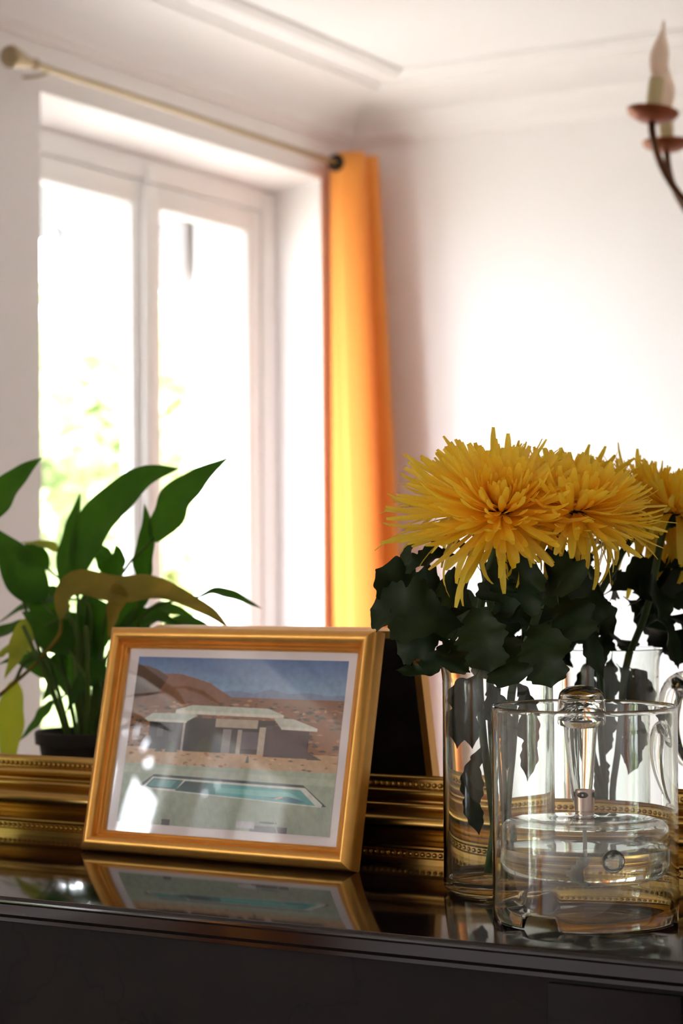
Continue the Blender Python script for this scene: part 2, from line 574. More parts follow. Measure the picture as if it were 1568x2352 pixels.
garden_tree(-6.6, -6.6, 3.2, 1.1, 6500, 'pale green leafy garden tree behind the left window pane')
garden_tree(-7.4, -9.1, 3.5, 1.2, 6500, 'pale green leafy garden tree behind the right window pane')
garden_tree(-9.0, -3.4, 3.4, 1.3, 4500, 'pale green garden tree standing apart from the other two')

# ------------------------------------------------------------------ curtain rod and curtain
ROD_X, ROD_Z = -2.928, 1.37 + 1.131
rod = empty('curtain_rod', (ROD_X, -2.1, ROD_Z))
tag(rod, 'slim brass curtain rod with cone finial above the window', 'curtain rod')
bpy.context.view_layer.update()
y_a, y_b = -2.045, -3.595
p = [Vector((ROD_X, y_a, ROD_Z)), Vector((ROD_X, y_b, ROD_Z))]
unparent_fix(from_bm('pole', tube_bm(p, .008, 14), 'brushed_brass', rod, 60))
fin = lathe_bm([(0, 0), (.012, 0), (.014, .006), (.009, .012), (.010, .018), (.014, .035), (.021, .066), (.0255, .086), (.026, .094), (.022, .102), (.011, .106), (0, .1065)], 28)
o = from_bm('finial', fin, 'brushed_brass', rod, 50)
o.matrix_world = Matrix.Translation((ROD_X, y_a - .004, ROD_Z)) @ Matrix.Rotation(R(-90), 4, 'X')
o.matrix_local = rod.matrix_world.inverted() @ o.matrix_world
for yy in (-2.09, -3.585):
    bm = tube_bm(spline([Vector((XL + .002, yy, ROD_Z - .012)), Vector((XL + .04, yy, ROD_Z - .014)), Vector((ROD_X, yy, ROD_Z - .010))], 8), .004, 10)
    unparent_fix(from_bm('bracket', bm, 'brushed_brass', rod, 60))

cur = empty('curtain', (-2.92, -3.50, 0.03))
tag(cur, 'orange eyelet curtain drawn to the end of the rod', 'curtain')
bpy.context.view_layer.update()
def curtain_mesh():
    """zig-zag folds of a curtain pushed into the corner; bundle widens towards the hem"""
    top, bot = ROD_Z + .030, .03
    NU, NV = 120, 40
    folds = 3.0
    vs, fs = [], []
    for j in range(NV + 1):
        v = j / NV
        z = top + (bot - top) * v
        spread = 1 + .35 * v
        for i in range(NU + 1):
            u = i / NU
            a = u * folds * 2 * math.pi
            amp = (.062 + .045 * v) * (1 + .2 * math.sin(7 * u + 2))
            x = ROD_X + .002 + amp * math.sin(a) + .012 * math.sin(5 * v + 9 * u) * v + .055 * v
            y = -3.430 - .110 * u * spread + .026 * math.cos(a) + .01 * math.sin(4 * v + 3 * u) * v
            x = max(x, XL + .012)
            y = max(y, YB + .012)
            vs.append((x, y, z))
    for j in range(NV):
        for i in range(NU):
            k = j * (NU + 1) + i
            fs.append((k, k + 1, k + NU + 2, k + NU + 1))
    me = bpy.data.meshes.new('cloth')
    me.from_pydata(vs, [], fs)
    return me
cl = link('cloth', curtain_mesh(), 'curtain', cur, 180)
unparent_fix(cl)
md = cl.modifiers.new('thickness', 'SOLIDIFY'); md.thickness = .0015
for k in range(6):
    u = k / 6
    y = -3.400 - .12 * u
    prof = arc(.017, 0, .008, 0, 360, 10, .004)[:-1]
    o = from_bm('eyelet_ring', lathe_bm(prof, 24, True), 'eyelet', cur, 60)
    o.matrix_world = Matrix.Translation((ROD_X, y, ROD_Z)) @ Matrix.Rotation(R(90), 4, 'X') @ Matrix.Rotation(R(18 if k % 2 else -18), 4, 'Y')
    o.matrix_local = cur.matrix_world.inverted() @ o.matrix_world

# ------------------------------------------------------------------ chandelier
CX, CY, PZ, CR = -1.113, -1.867, 2.135, 0.269
ch = empty('chandelier', (CX, CY, PZ - .3))
tag(ch, 'bronze six-arm chandelier with candle bulbs, seen in the mirror', 'chandelier')
bpy.context.view_layer.update()
def chp(name, bm, m, s=60, parent=None):
    o = from_bm(name, bm, m, parent or ch, s)
    return o
# children are in the chandelier's own coordinates: z = 0 at PZ - .3
chp('stem', lathe_bm([(0, -.02), (.012, -.015), (.022, .0), (.026, .02), (.016, .04), (.020, .06), (.034, .085), (.030, .11), (.014, .13), (.010, .2), (.010, .42), (.016, .44), (.016, .46), (.006, .47), (.006, .80), (0, .80)], 24), 'bronze')
chp('ceiling_canopy', lathe_bm([(0, .795), (.012, .795), (.03, .81), (.055, .835), (.06, .865 - .0005), (0, .865 - .0005)], 28), 'bronze')
base_a = math.atan2(-1.675 - CY, -1.301 - CX)
for k in range(6):
    a = base_a + k * R(60)
    dr = Vector((math.cos(a), math.sin(a), 0))
    pts = [dr * (CR * math.cos(R(b_))) + Vector((0, 0, .288 - .215 * math.sin(R(b_)))) for b_ in range(0, 86, 5)]
    pts.append(dr * .02 + Vector((0, 0, .085)))
    am = chp('arm', tube_bm(pts, .0065, 10), 'bronze', 180)
    base = dr * CR + Vector((0, 0, .285))
    tilt = Matrix.Rotation(R(8), 4, Vector((dr.y, -dr.x, 0))) if k == 0 else Matrix.Rotation(R(2 * (k % 3 - 1)), 4, 'X')
    mt = Matrix.Translation(base) @ tilt
    for nm, prof, mm in (('drip_dish', [(0, 0), (.010, 0), (.024, .002), (.041, .011), (.0455, .018), (.0455, .0205), (.040, .0165), (.022, .008), (0, .006)], 'copper_dish'),
                         ('candle_sleeve', [(0, .0065), (.013, .0065), (.0132, .075), (.010, .079), (0, .079)], 'candle_sleeve'),
                         ('flame_bulb', [(0, .0795), (.010, .0795), (.0135, .092), (.0165, .108), (.0160, .122), (.012, .137), (.007, .150), (.0035, .162), (.0022, .175), (0, .182)], 'frosted_bulb')):
        o = chp(nm, lathe_bm(prof, 28), mm)
        o.matrix_local = mt

# ------------------------------------------------------------------ mantelpiece
YE = -0.33                                      # front edge of the shelf
MX0, MX1 = -2.15, 0.35
man = empty('mantelpiece', (-.9, -.15, 0))
tag(man, 'dark brown painted mantelpiece with glossy black shelf under the mirror', 'mantelpiece')
bpy.context.view_layer.update()
def extrude_x(prof, x0, x1):
    """prof: closed (y, z) list swept along x"""
    bm = bmesh.new()
    a = [bm.verts.new((x0, y, z)) for y, z in prof]
    b_ = [bm.verts.new((x1, y, z)) for y, z in prof]
    n = len(prof)
    for k in range(n):
        j = (k + 1) % n
        bm.faces.new((a[k], a[j], b_[j], b_[k]))
    bm.faces.new(a)
    bm.faces.new(b_)
    return bm
shelf = [(YF, ZM), (YE + .004, ZM)] + arc(YE + .004, ZM - .004, .004, 90, 180, 5)[1:] + [(YE, ZM - .0045)]
shelf += [(YE + .0015, ZM - .0055), (YE + .0025, ZM - .0065)]
shelf += [(YE + .0025, ZM - .0145), (YE + .006, ZM - .0175), (YE + .012, ZM - .0190), (YE + .012, ZM - .022), (YF, ZM - .022)]
unparent_fix(from_bm('shelf', extrude_x(shelf, MX0, MX1), 'mantel_gloss', man, 40))
unparent_fix(box('frieze', (MX0 + .05, YE + .016, ZM - .26), (MX1 - .05, YF, ZM - .022), 'frieze_paint', man, .002))
for x0, x1 in ((-.6055, -.5057), (-1.65, -1.55)):
    unparent_fix(box('frieze_block', (x0, YE + .0125, ZM - .26), (x1, YE + .02, ZM - .0255), 'frieze_paint', man, .002))
for x0, x1 in ((MX0 + .05, MX0 + .35), (MX1 - .35, MX1 - .05)):
    unparent_fix(box('pilaster', (x0, YE + .016, 0), (x1, YF, ZM - .26), 'frieze_paint', man, .003))
unparent_fix(box('firebox', (MX0 + .35, -.02, 0), (MX1 - .35, YF, ZM - .26), 'mantel_satin', man))

# ------------------------------------------------------------------ mirror
MI0, MI1, MZ0, MZ1 = -1.80, -0.10, ZM + .0735, ZM + 1.32      # visible glass
mir = empty('wall_mirror', (-.95, 0, ZM))
tag(mir, 'large gilt framed mirror standing on the dark mantelpiece', 'mirror')
bpy.context.view_layer.update()
F = .0735
prof = [(-.004, -.010), (-.004, .004), (-.002, .008), (.0005, .0095)]                     # lip over the glass
prof += [(.0010, .0095), (.0015, .0075), (.0070, .0075), (.0075, .0100)]                  # channel for the inner beads
prof += arc(.0115, .0105, .0040, 180, 0, 8, .0065)                                        # first torus
prof += [(.0160, .0110), (.0175, .0140), (.0190, .0145), (.0200, .0165)]                  # two fillets
prof += arc(.0225, .0175, .0025, 180, 0, 5, .003)
prof += [(.0265, .0170), (.0280, .0185)]
prof += arc(.0360, .0195, .0085, 180, 0, 12, .0185)                                       # broad torus
prof += [(.0455, .0150), (.0480, .0120), (.0510, .0110), (.0540, .0130), (.0555, .0180)]  # deep scotia
prof += arc(.0585, .0200, .0030, 180, 0, 6, .0060)                                        # lower fillet
prof += [(.0620, .0185), (.0675, .0185), (.0685, .0210), (F, .0210), (F, -.010)]          # outer bead channel and foot
for s in ('bottom', 'top', 'left', 'right'):
    unparent_fix(from_bm('frame_rail', rail_bm(s, MI0, MI1, MZ0, MZ1, prof, .004), 'gilt', mir, 35))
bm = bmesh.new()
bm.faces.new([bm.verts.new(q) for q in ((MI0 - .003, 0, MZ0 - .003), (MI1 + .003, 0, MZ0 - .003), (MI1 + .003, 0, MZ1 + .003), (MI0 - .003, 0, MZ1 + .003))])
g = from_bm('mirror_glass', bm, 'silvering', mir, recalc=False)
unparent_fix(g)
unparent_fix(box('back_panel', (MI0 - .05, .0145, ZM + .02), (MI1 + .05, .0195, MZ1 + .05), 'backing_board', mir))
# beads: those in view are parts of their own, the rest of each row is one part
bead = bpy.data.meshes.new('bead')
bm = bmesh.new()
bmesh.ops.create_uvsphere(bm, u_segments=8, v_segments=6, radius=.00225)
bm.to_mesh(bead); bm.free()
bead.materials.append(M['gilt_bead'])
for p_ in bead.polygons:
    p_.use_smooth = True
rest = bmesh.new()
def bead_rows():
    for a, b_ in ((.0043, .0085), (.0648, .0190)):
        x = MI0 - a
        while x <= MI1 + a:
            yield (x, .004 - b_, MZ0 - a), a
            yield (x, .004 - b_, MZ1 + a), a
            x += .0060
        z = MZ0
        while z <= MZ1:
            yield (MI0 - a, .004 - b_, z), a
            yield (MI1 + a, .004 - b_, z), a
            z += .0060
for q, a in bead_rows():
    if abs(q[2] - (MZ0 - a)) < 1e-6 and -1.40 < q[0] < -.56:
        o = bpy.data.objects.new('bead', bead)
        col.objects.link(o)
        o.parent = mir
        o.location = Vector(q) - mir.location
    else:
        bmesh.ops.create_icosphere(rest, subdivisions=1, radius=.00225, matrix=Matrix.Translation(q))
o = from_bm('bead_trim', rest, 'gilt_bead', mir, 180)
o['kind'] = 'stuff'
unparent_fix(o)

# ------------------------------------------------------------------ picture frame
PW, PH, LEAN = .293, .212, R(13.3)
pf = empty('picture_frame', (-1.0385, -.082, ZM + .0006))
pf.rotation_euler = (-LEAN, 0, R(-.8))
tag(pf, 'gold picture frame with a desert pool print leaning towards the mirror', 'picture frame')
# own coordinates: x across, z up the leaning face, front face towards -y
W_ = .0195
pprof = [(0, -.004), (0, .0050), (.0012, .0062), (.0024, .0055), (.0028, .0075), (.0040, .0085), (.0052, .0075), (.0058, .0090)]
pprof += [(.0058 + .0137 * (1 - math.cos(R(a))) / 2 if False else .0070 + .0110 * i / 9, .0100 + .0052 * math.sin(R(20 + 160 * i / 9 * .95))) for i, a in enumerate(range(10))]
pprof += [(.0190, .0090), (W_, .0060), (W_, -.006), (.006, -.006), (.006, -.004)]
x0, x1, z0, z1 = -PW / 2 + W_, PW / 2 - W_, W_, PH - W_
for s_ in ('bottom', 'top', 'left', 'right'):
    from_bm('frame_rail', rail_bm(s_, x0, x1, z0, z1, pprof), 'satin_gold', pf, 55)
def sheet(name, xa, xb, za, zb, y, m, parent):
    bm = bmesh.new()
    bm.faces.new([bm.verts.new(q) for q in ((xa, y, za), (xb, y, za), (xb, y, zb), (xa, y, zb))])
    return from_bm(name, bm, m, parent, recalc=False)
box('mat_board', (x0 - .003, -.0010, z0 - .003), (x1 + .003, .0004, z1 + .003), 'mat_board', pf)
sheet('glazing', x0 - .001, x1 + .001, z0 - .001, z1 + .001, -.0022, 'picture_glass', pf)
box('backing', (-PW / 2 + .007, .0042, .007), (PW / 2 - .007, .0062, PH - .007), 'backing_board', pf)

# the print: a generic low white desert house with a pool, flat colours with a little grain
def desert_print():
    vs, fs, cs = [], [], []
    bx0, bx1, bz0, bz1 = x0 + .0115, x1 - .0105, z0 + .0085, z1 - .0075
    lay = [0]
    def poly(pts, c, c2=None):
        k = len(vs)
        lay[0] += 1
        for u, v in pts:
            u, v = min(1, max(0, u)), min(1, max(0, v))
            vs.append((bx0 + (bx1 - bx0) * u, -.00102 - .0000012 * lay[0], bz1 - (bz1 - bz0) * v))
        fs.append(tuple(range(k, k + len(pts))))
        cs.append((c, c2 or c, [v for u, v in pts]))
    def rect(u0, v0, u1, v1, c, c2=None):
        poly([(u0, v0), (u0, v1), (u1, v1), (u1, v0)], c, c2)
    rect(0, 0, 1, .24, (46, 98, 164), (142, 178, 212))
    poly([(.42, .20), (.50, .19), (.58, .205), (.66, .175), (.74, .20), (.84, .19), (.92, .205), (1, .20), (1, .26), (.42, .26)], (120, 142, 178))
    rect(0, .23, 1, .60, (140, 96, 70), (158, 112, 80))
    poly([(0, .05), (.05, .055), (.10, .075), (.14, .10), (.22, .10), (.30, .125), (.37, .15), (.42, .19), (.48, .23), (.6, .27), (0, .32)], (134, 88, 62))
    poly([(0, .05), (.05, .055), (.10, .075), (.16, .12), (.12, .22), (0, .26)], (86, 56, 44))
    rnd = random.Random(3)
    for i in range(430):
        u, v = rnd.random(), .22 + .33 * rnd.random() ** .8
        if v < .24 + .10 * max(0, .45 - u):
            continue
        w, h = rnd.uniform(.006, .022), rnd.uniform(.003, .010)
        c = rnd.choice([(66, 54, 42), (84, 70, 52), (102, 80, 58), (176, 130, 96), (190, 150, 116), (70, 66, 48)])
        poly([(u - w, v), (u - w * .3, v + h), (u + w * .8, v + h * .7), (u + w, v), (u + w * .2, v - h)], c)
    rect(0, .545, 1, .66, (206, 168, 130), (196, 172, 140))
    for i in range(60):
        u, v = rnd.random(), rnd.uniform(.56, .65)
        w, h = rnd.uniform(.005, .018), rnd.uniform(.003, .009)
        poly([(u - w, v), (u, v + h), (u + w, v), (u, v - h)], rnd.choice([(168, 110, 80), (186, 132, 96), (120, 96, 76), (222, 190, 156)]))
    rect(0, .645, 1, 1, (168, 184, 166), (150, 166, 150))
    poly([(0, .66), (1, .68), (1, .72), (0, .70)], (182, 194, 178))
    # walls, openings and roofs of the house
    rect(.10, .385, .34, .555, (62, 52, 60)); rect(.28, .36, .70, .56, (46, 42, 48)); rect(.66, .39, .86, .57, (82, 68, 76))
    poly([(.86, .53), (.90, .555), (.93, .575), (.86, .575)], (78, 64, 62))
    rect(.42, .36, .62, .41, (190, 178, 162)); rect(.46, .42, .50, .56, (150, 144, 150)); rect(.53, .42, .55, .56, (190, 180, 170))
    rect(.55, .43, .63, .53, (104, 96, 110)); rect(.63, .40, .66, .56, (198, 186, 170)); rect(.14, .41, .17, .48, (96, 90, 98))
    rect(.20, .40, .22, .50, (88, 82, 88)); rect(.265, .37, .275, .57, (196, 190, 186)); rect(.30, .43, .42, .56, (34, 38, 36))
    poly([(.07, .375), (.11, .34), (.31, .335), (.33, .345), (.28, .385), (.09, .387)], (196, 206, 196))
    poly([(.07, .375), (.28, .380), (.28, .392), (.09, .392)], (226, 224, 214))
    poly([(.22, .315), (.30, .285), (.66, .29), (.735, .325), (.735, .342), (.22, .337)], (200, 210, 198))
    poly([(.22, .318), (.735, .326), (.735, .344), (.22, .338)], (228, 226, 216))
    poly([(.69, .345), (.78, .345), (.895, .395), (.895, .41), (.73, .405)], (206, 212, 202))
    poly([(.73, .392), (.895, .395), (.895, .412), (.73, .408)], (228, 226, 218))
    for u, v, w, h in ((.22, .52, .03, .05), (.38, .50, .05, .06), (.16, .55, .02, .02), (.59, .58, .008, .03)):
        poly([(u - w, v + h), (u - w * .6, v), (u, v - h * .6), (u + w * .7, v), (u + w, v + h)], (54, 56, 40))
    # pool
    poly([(.085, .775), (.155, .705), (.86, .72), (.975, .835), (.94, .835), (.84, .745), (.16, .73), (.12, .79)], (44, 70, 80))
    poly([(.10, .79), (.15, .72), (.87, .735), (.955, .825), (.95, .84), (.25, .80)], (220, 226, 220))
    poly([(.115, .785), (.155, .728), (.30, .732), (.27, .788)], (58, 122, 128)); poly([(.13, .775), (.16, .735), (.27, .738), (.245, .778)], (98, 164, 168))
    poly([(.265, .795), (.31, .735), (.85, .748), (.925, .832)], (84, 172, 176)); poly([(.265, .795), (.31, .735), (.42, .738), (.40, .80)], (34, 84, 92))
    poly([(.40, .80), (.42, .738), (.46, .739), (.46, .803)], (56, 136, 142)); poly([(.46, .76), (.80, .765), (.86, .80), (.46, .79)], (122, 204, 202))
    poly([(.70, .80), (.80, .79), (.88, .815), (.83, .824)], (50, 124, 150)); poly([(.735, .805), (.77, .790), (.775, .797), (.745, .81)], (214, 178, 150))
    for u in (.22, .64, .72):
        rect(u, .965, u + .04 + .05 * (u > .3), 1, (84, 78, 90)); 
    rect(.575, .945, .66, .985, (196, 196, 204)); rect(.68, .94, .76, .95, (72, 66, 76))
    for i in range(14):
        u = rnd.random()
        poly([(u, .86), (u + .003, .86), (u + .05, 1), (u + .044, 1)], (146, 160, 146))
    me = bpy.data.meshes.new('print')
    me.from_pydata(vs, [], fs)
    at_ = me.color_attributes.new('ink', 'FLOAT_COLOR', 'CORNER')
    i = 0
    for f_, (c, c2, vv) in zip(me.polygons, cs):
        lo, hi = min(vv), max(vv)
        for li, v in zip(f_.loop_indices, vv):
            t = (v - lo) / (hi - lo + 1e-9)
            a_, b_ = lin(c), lin(c2)
            at_.data[li].color = tuple(a_[q] + (b_[q] - a_[q]) * t for q in range(3)) + (1,)
    return me
pm = bpy.data.materials.new('print_ink'); pm.use_nodes = True
an = pm.node_tree.nodes.new('ShaderNodeVertexColor'); an.layer_name = 'ink'
pnz = pm.node_tree.nodes.new('ShaderNodeTexNoise'); pnz.inputs['Scale'].default_value = 170; pnz.inputs['Detail'].default_value = 6
ptc = pm.node_tree.nodes.new('ShaderNodeTexCoord'); pm.node_tree.links.new(ptc.outputs['Object'], pnz.inputs['Vector'])
pmr = pm.node_tree.nodes.new('ShaderNodeMapRange'); pmr.inputs[3].default_value = .62; pmr.inputs[4].default_value = 1.3
pm.node_tree.links.new(pnz.outputs[0], pmr.inputs[0])
pmx = pm.node_tree.nodes.new('ShaderNodeMix'); pmx.data_type = 'RGBA'; pmx.blend_type = 'MULTIPLY'; pmx.inputs[0].default_value = 1
pm.node_tree.links.new(an.outputs[0], pmx.inputs[6]); pm.node_tree.links.new(pmr.outputs[0], pmx.inputs[7])
pm.node_tree.links.new(pmx.outputs[2], pm.node_tree.nodes['Principled BSDF'].inputs['Base Color'])
pm.node_tree.nodes['Principled BSDF'].inputs['Roughness'].default_value = .6
M['print_ink'] = pm
link('print', desert_print(), 'print_ink', pf)

# ------------------------------------------------------------------ glass vase
VX, VY = -.738, -.118
vase = empty('glass_vase', (VX, VY, ZM))
tag(vase, 'clear glass cylinder vase holding the yellow chrysanthemums', 'vase')
rv, hv, tv = .0452, .1885, .0021
vp = [(0, .0012), (rv - .012, .0010), (rv - .006, .0004), (rv - .002, .0022), (rv, .006), (rv, hv - .016), (rv + .001, hv - .007), (rv + .0042, hv - .0012), (rv + .0046, hv), (rv + .0036, hv + .0006),
      (rv + .0016, hv - .003), (rv - tv + .0008, hv - .009), (rv - tv, hv - .018), (rv - tv, .014), (rv - tv - .003, .0095), (rv - .012, .0078), (0, .0072)]
from_bm('body', lathe_bm(vp, 96), 'vase_glass', vase, 50)

# ------------------------------------------------------------------ oil lamp
LX, LY = -.626, -.201
lamp = empty('oil_lamp', (LX, LY, ZM))
tag(lamp, 'clear glass cylinder oil lamp with inner oil reservoir in front of the vase', 'oil lamp')
to_cam = math.atan2(CAM.y - LY, CAM.x - LX)          # azimuth of the side that faces the viewer
def azm(d):                                          # degrees to the right of that side
    return to_cam + R(d)
notch = [azm(-28), azm(92), azm(-148)]
def bottom(a, k, z):
    if z > .006:
        return z
    up = 0
    for c in notch:
        d = abs((a - c + math.pi) % (2 * math.pi) - math.pi)
        up = max(up, min(1, max(0, (R(13) - d) / R(3.5))))
    return z + .0095 * (3 * up ** 2 - 2 * up ** 3)
rl, hl, tl = .070, .1605, .0022
lp = [(rl - tl, .002), (rl - tl * .7, .0008), (rl - tl / 2, .0006), (rl - tl * .3, .0008), (rl, .002), (rl, .013), (rl, hl - .004), (rl + .0003, hl - .0012), (rl - tl * .3, hl), (rl - tl * .7, hl), (rl - tl - .0003, hl - .0012), (rl - tl, hl - .004), (rl - tl, .013)]
from_bm('outer_cylinder', lathe_bm(lp, 144, True, bottom=bottom), 'glass', lamp, 60)
rr = .0635
rp_ = [(0, .0300), (.030, .0302), (.050, .0310), (.057, .0330), (.0615, .0375), (rr, .0440), (rr, .0665), (.0620, .0715), (.0580, .0755), (.050, .0775), (.030, .0784), (.012, .0786), (.0072, .0800), (.0060, .0800),
       (.0060, .0772), (.012, .0766), (.030, .0764), (.049, .0756), (.0568, .0737), (.0602, .0706), (.0616, .0665), (.0616, .0440), (.0597, .0385), (.0560, .0348), (.050, .0330), (.030, .0322), (0, .0320)]
res = from_bm('reservoir', lathe_bm(rp_, 96), 'glass', lamp, 60)
op = [(0, .0318), (.030, .0320), (.050, .0328), (.0562, .0346), (.0600, .0384), (.0618, .0440), (.0618, .0552), (.0606, .0548), (.030, .0546), (0, .0546)]
from_bm('oil', lathe_bm(op, 72), 'oil', res, 60)
for d in (17.5, -102.5, 137.5):
    a = azm(d)
    c = Vector((math.cos(a), math.sin(a), 0)) * .0668 + Vector((0, 0, .052))
    bm = bmesh.new()
    bmesh.ops.create_uvsphere(bm, u_segments=24, v_segments=16, radius=.0085)
    for v in bm.verts:
        v.co = Matrix.Rotation(a, 3, 'Z') @ Vector((v.co.x * .62, v.co.y, v.co.z)) + c
    from_bm('glass_nub', bm, 'glass', lamp, 180)
wh = [(0, .0766), (.0055, .0766), (.0058, .0802), (.0072, .0803), (.0072, .0815), (.0064, .0818), (.0064, .0826), (.0074, .0830), (.0074, .0985), (.0068, .0992), (.0058, .0990), (.0056, .0950), (0, .0948)]
whm = from_bm('wick_holder', lathe_bm(wh, 48), 'nickel', lamp, 35)
for d in (-12, 78, 168, 258):
    a = azm(d)
    bm = lathe_bm([(0, 0), (.0030, 0), (.0032, .0003), (.0029, .0005), (0, .0003)], 16)
    o = from_bm('air_hole', bm, 'eyelet', whm, 60)
    o.matrix_local = Matrix.Translation((math.cos(a) * .0072, math.sin(a) * .0070, .0952)) @ Matrix.Rotation(a, 4, 'Z') @ Matrix.Rotation(R(90), 4, 'Y') @ Matrix.Diagonal((.75, 1.35, 1, 1))
rt = Vector((math.cos(azm(90)), math.sin(azm(90)), 0))
fr_ = Vector((math.cos(azm(0)), math.sin(azm(0)), 0))
from_bm('wick_tube', tube_bm([Vector((0, 0, .0755)), Vector((0, 0, .048))], .0016, 12), 'cotton', lamp, 60)
wp = spline([Vector((0, 0, .050)), Vector((0, 0, .045)) + rt * -.002, Vector((0, 0, .039)) + rt * -.007, Vector((0, 0, .0365)) + rt * -.012, Vector((0, 0, .036)) + rt * -.006 + fr_ * .014, Vector((0, 0, .0355)) + rt * .004 + fr_ * .024], 26)
from_bm('wick', tube_bm(wp, [.0030 + .0006 * math.sin(i * 1.9) for i in range(26)], 12), 'cotton', lamp, 180)
# pulled glass handle on the far side: broad where it leaves the rim, thin where it comes back
hd_ = Vector((-.42, .907, 0)).normalized()
hp = spline([hd_ * r_ + Vector((0, 0, z_)) for r_, z_ in ((.0695, .149), (.080, .1600), (.093, .1625), (.107, .153), (.113, .130), (.108, .106), (.092, .087), (.0700, .079))], 36)
hr = [.0195 - .0138 * (i / 35) ** 1.25 for i in range(36)]
from_bm('handle', tube_bm(hp, hr, 24, flat=.42, hint=Vector((0, 0, 1))), 'glass', lamp, 60)

# ------------------------------------------------------------------ leaves
def blade(name, pts, width, m, parent, face=None, outline=None, cup=.15, wave=0.0, n=22, k=4, twist=0.0, seed=0, sweep=0.0):
    """leaf blade along a spine; face = direction its upper side looks; outline(s) = half-width share"""
    rnd = random.Random(seed)
    sp = spline(pts, n + 1)
    face = Vector(face or (0, -1, .3)).normalized()
    outline = outline or (lambda s, side: max(0.0, math.sin(math.pi * s ** .8)) ** .8)
    bm = bmesh.new()
    rows = []
    ph = rnd.uniform(0, 6)
    for i, p in enumerate(sp):
        s = i / n
        t = (sp[min(i + 1, n)] - sp[max(i - 1, 0)]).normalized()
        side = t.cross(face)
        if side.length < 1e-3:
            side = t.cross(Vector((1, .2, .1)))
        side.normalize()
        nn = side.cross(t).normalized()
        if twist:
            rot = Matrix.Rotation(twist * (s - .3), 3, t)
            side, nn = rot @ side, rot @ nn
        row = []
        for j in range(-k, k + 1):
            q = j / k
            w = width * .5 * outline(s, 1 if j > 0 else -1)
            off = side * q * w + t * (sweep * w * abs(q)) + nn * (cup * w * (abs(q) ** 1.5) + wave * w * abs(q) * math.sin(s * 17 + ph + (1.3 if j > 0 else 0)))
            row.append(bm.verts.new(p + off))
        rows.append(row)
    for a, b_ in zip(rows, rows[1:]):
        for j in range(2 * k):
            bm.faces.new((a[j], a[j + 1], b_[j + 1], b_[j]))
    bmesh.ops.remove_doubles(bm, verts=bm.verts, dist=1e-6)
    return from_bm(name, bm, m, parent, 180, recalc=False)

def lobed(s, side):
    """outline of a chrysanthemum leaf: narrow foot, three pairs of toothed lobes, blunt tip"""
    env = (.30 + .70 * math.sin(math.pi * min(1, s * 1.02) ** 1.15)) * (1 if s < .88 else max(.06, math.cos((s - .88) / .12 * 1.5)))
    lob = .54 + .46 * abs(math.sin(math.pi * (2.9 * s + (.16 if side > 0 else 0)) + .25)) ** .55
    teeth = 1 + .075 * math.sin(2 * math.pi * 9.5 * s + (1 if side > 0 else 0))
    foot = min(1, .10 + max(0, s - .10) * 6)
    return max(.02, env * lob * teeth * foot)

# ------------------------------------------------------------------ chrysanthemums
def petal_mesh(kind):
    """one quill petal growing along +z, bending towards +x; unit length"""
    bend, hook, w = kind
    bm = bmesh.new()
    n = 11
    rows = []
    p, ang = Vector((0, 0, 0)), 0.0
    for i in range(n + 1):
        s = i / n
        half = w * (.45 + .55 * min(1, s * 1.5)) * (1, 1, 1, 1, 1, 1, 1, 1, 1, .94, .78, .45)[i]
        t = Vector((math.sin(ang), 0, math.cos(ang)))
        nn = Vector((-math.cos(ang), 0, math.sin(ang)))
        rows.append([bm.verts.new(p + Vector((0, q * half, 0)) + nn * (abs(q) ** 2 * half * .4)) for q in (-1, -.5, 0, .5, 1)])
        ang += (bend + (hook if s > .62 else 0)) / n
        p = p + t / n
    for a, b_ in zip(rows, rows[1:]):
        for j in range(4):
            bm.faces.new((a[j], a[j + 1], b_[j + 1], b_[j]))
    me = bpy.data.meshes.new('petal')
    bm.to_mesh(me)
    bm.free()
    for f_ in me.polygons:
        f_.use_smooth = True
    return me
PETALS = {}
for mname in ('petal', 'petal_pale'):
    PETALS[mname] = []
    for kind in ((-.55, -.5, .028), (-.35, -.9, .026), (-.2, .1, .029), (.15, -.5, .027), (.5, .4, .030), (.9, .6, .030), (.3, -1.3, .026), (1.5, .9, .032)):
        me = petal_mesh(kind)
        me.materials.append(M[mname])
        PETALS[mname].append(me)

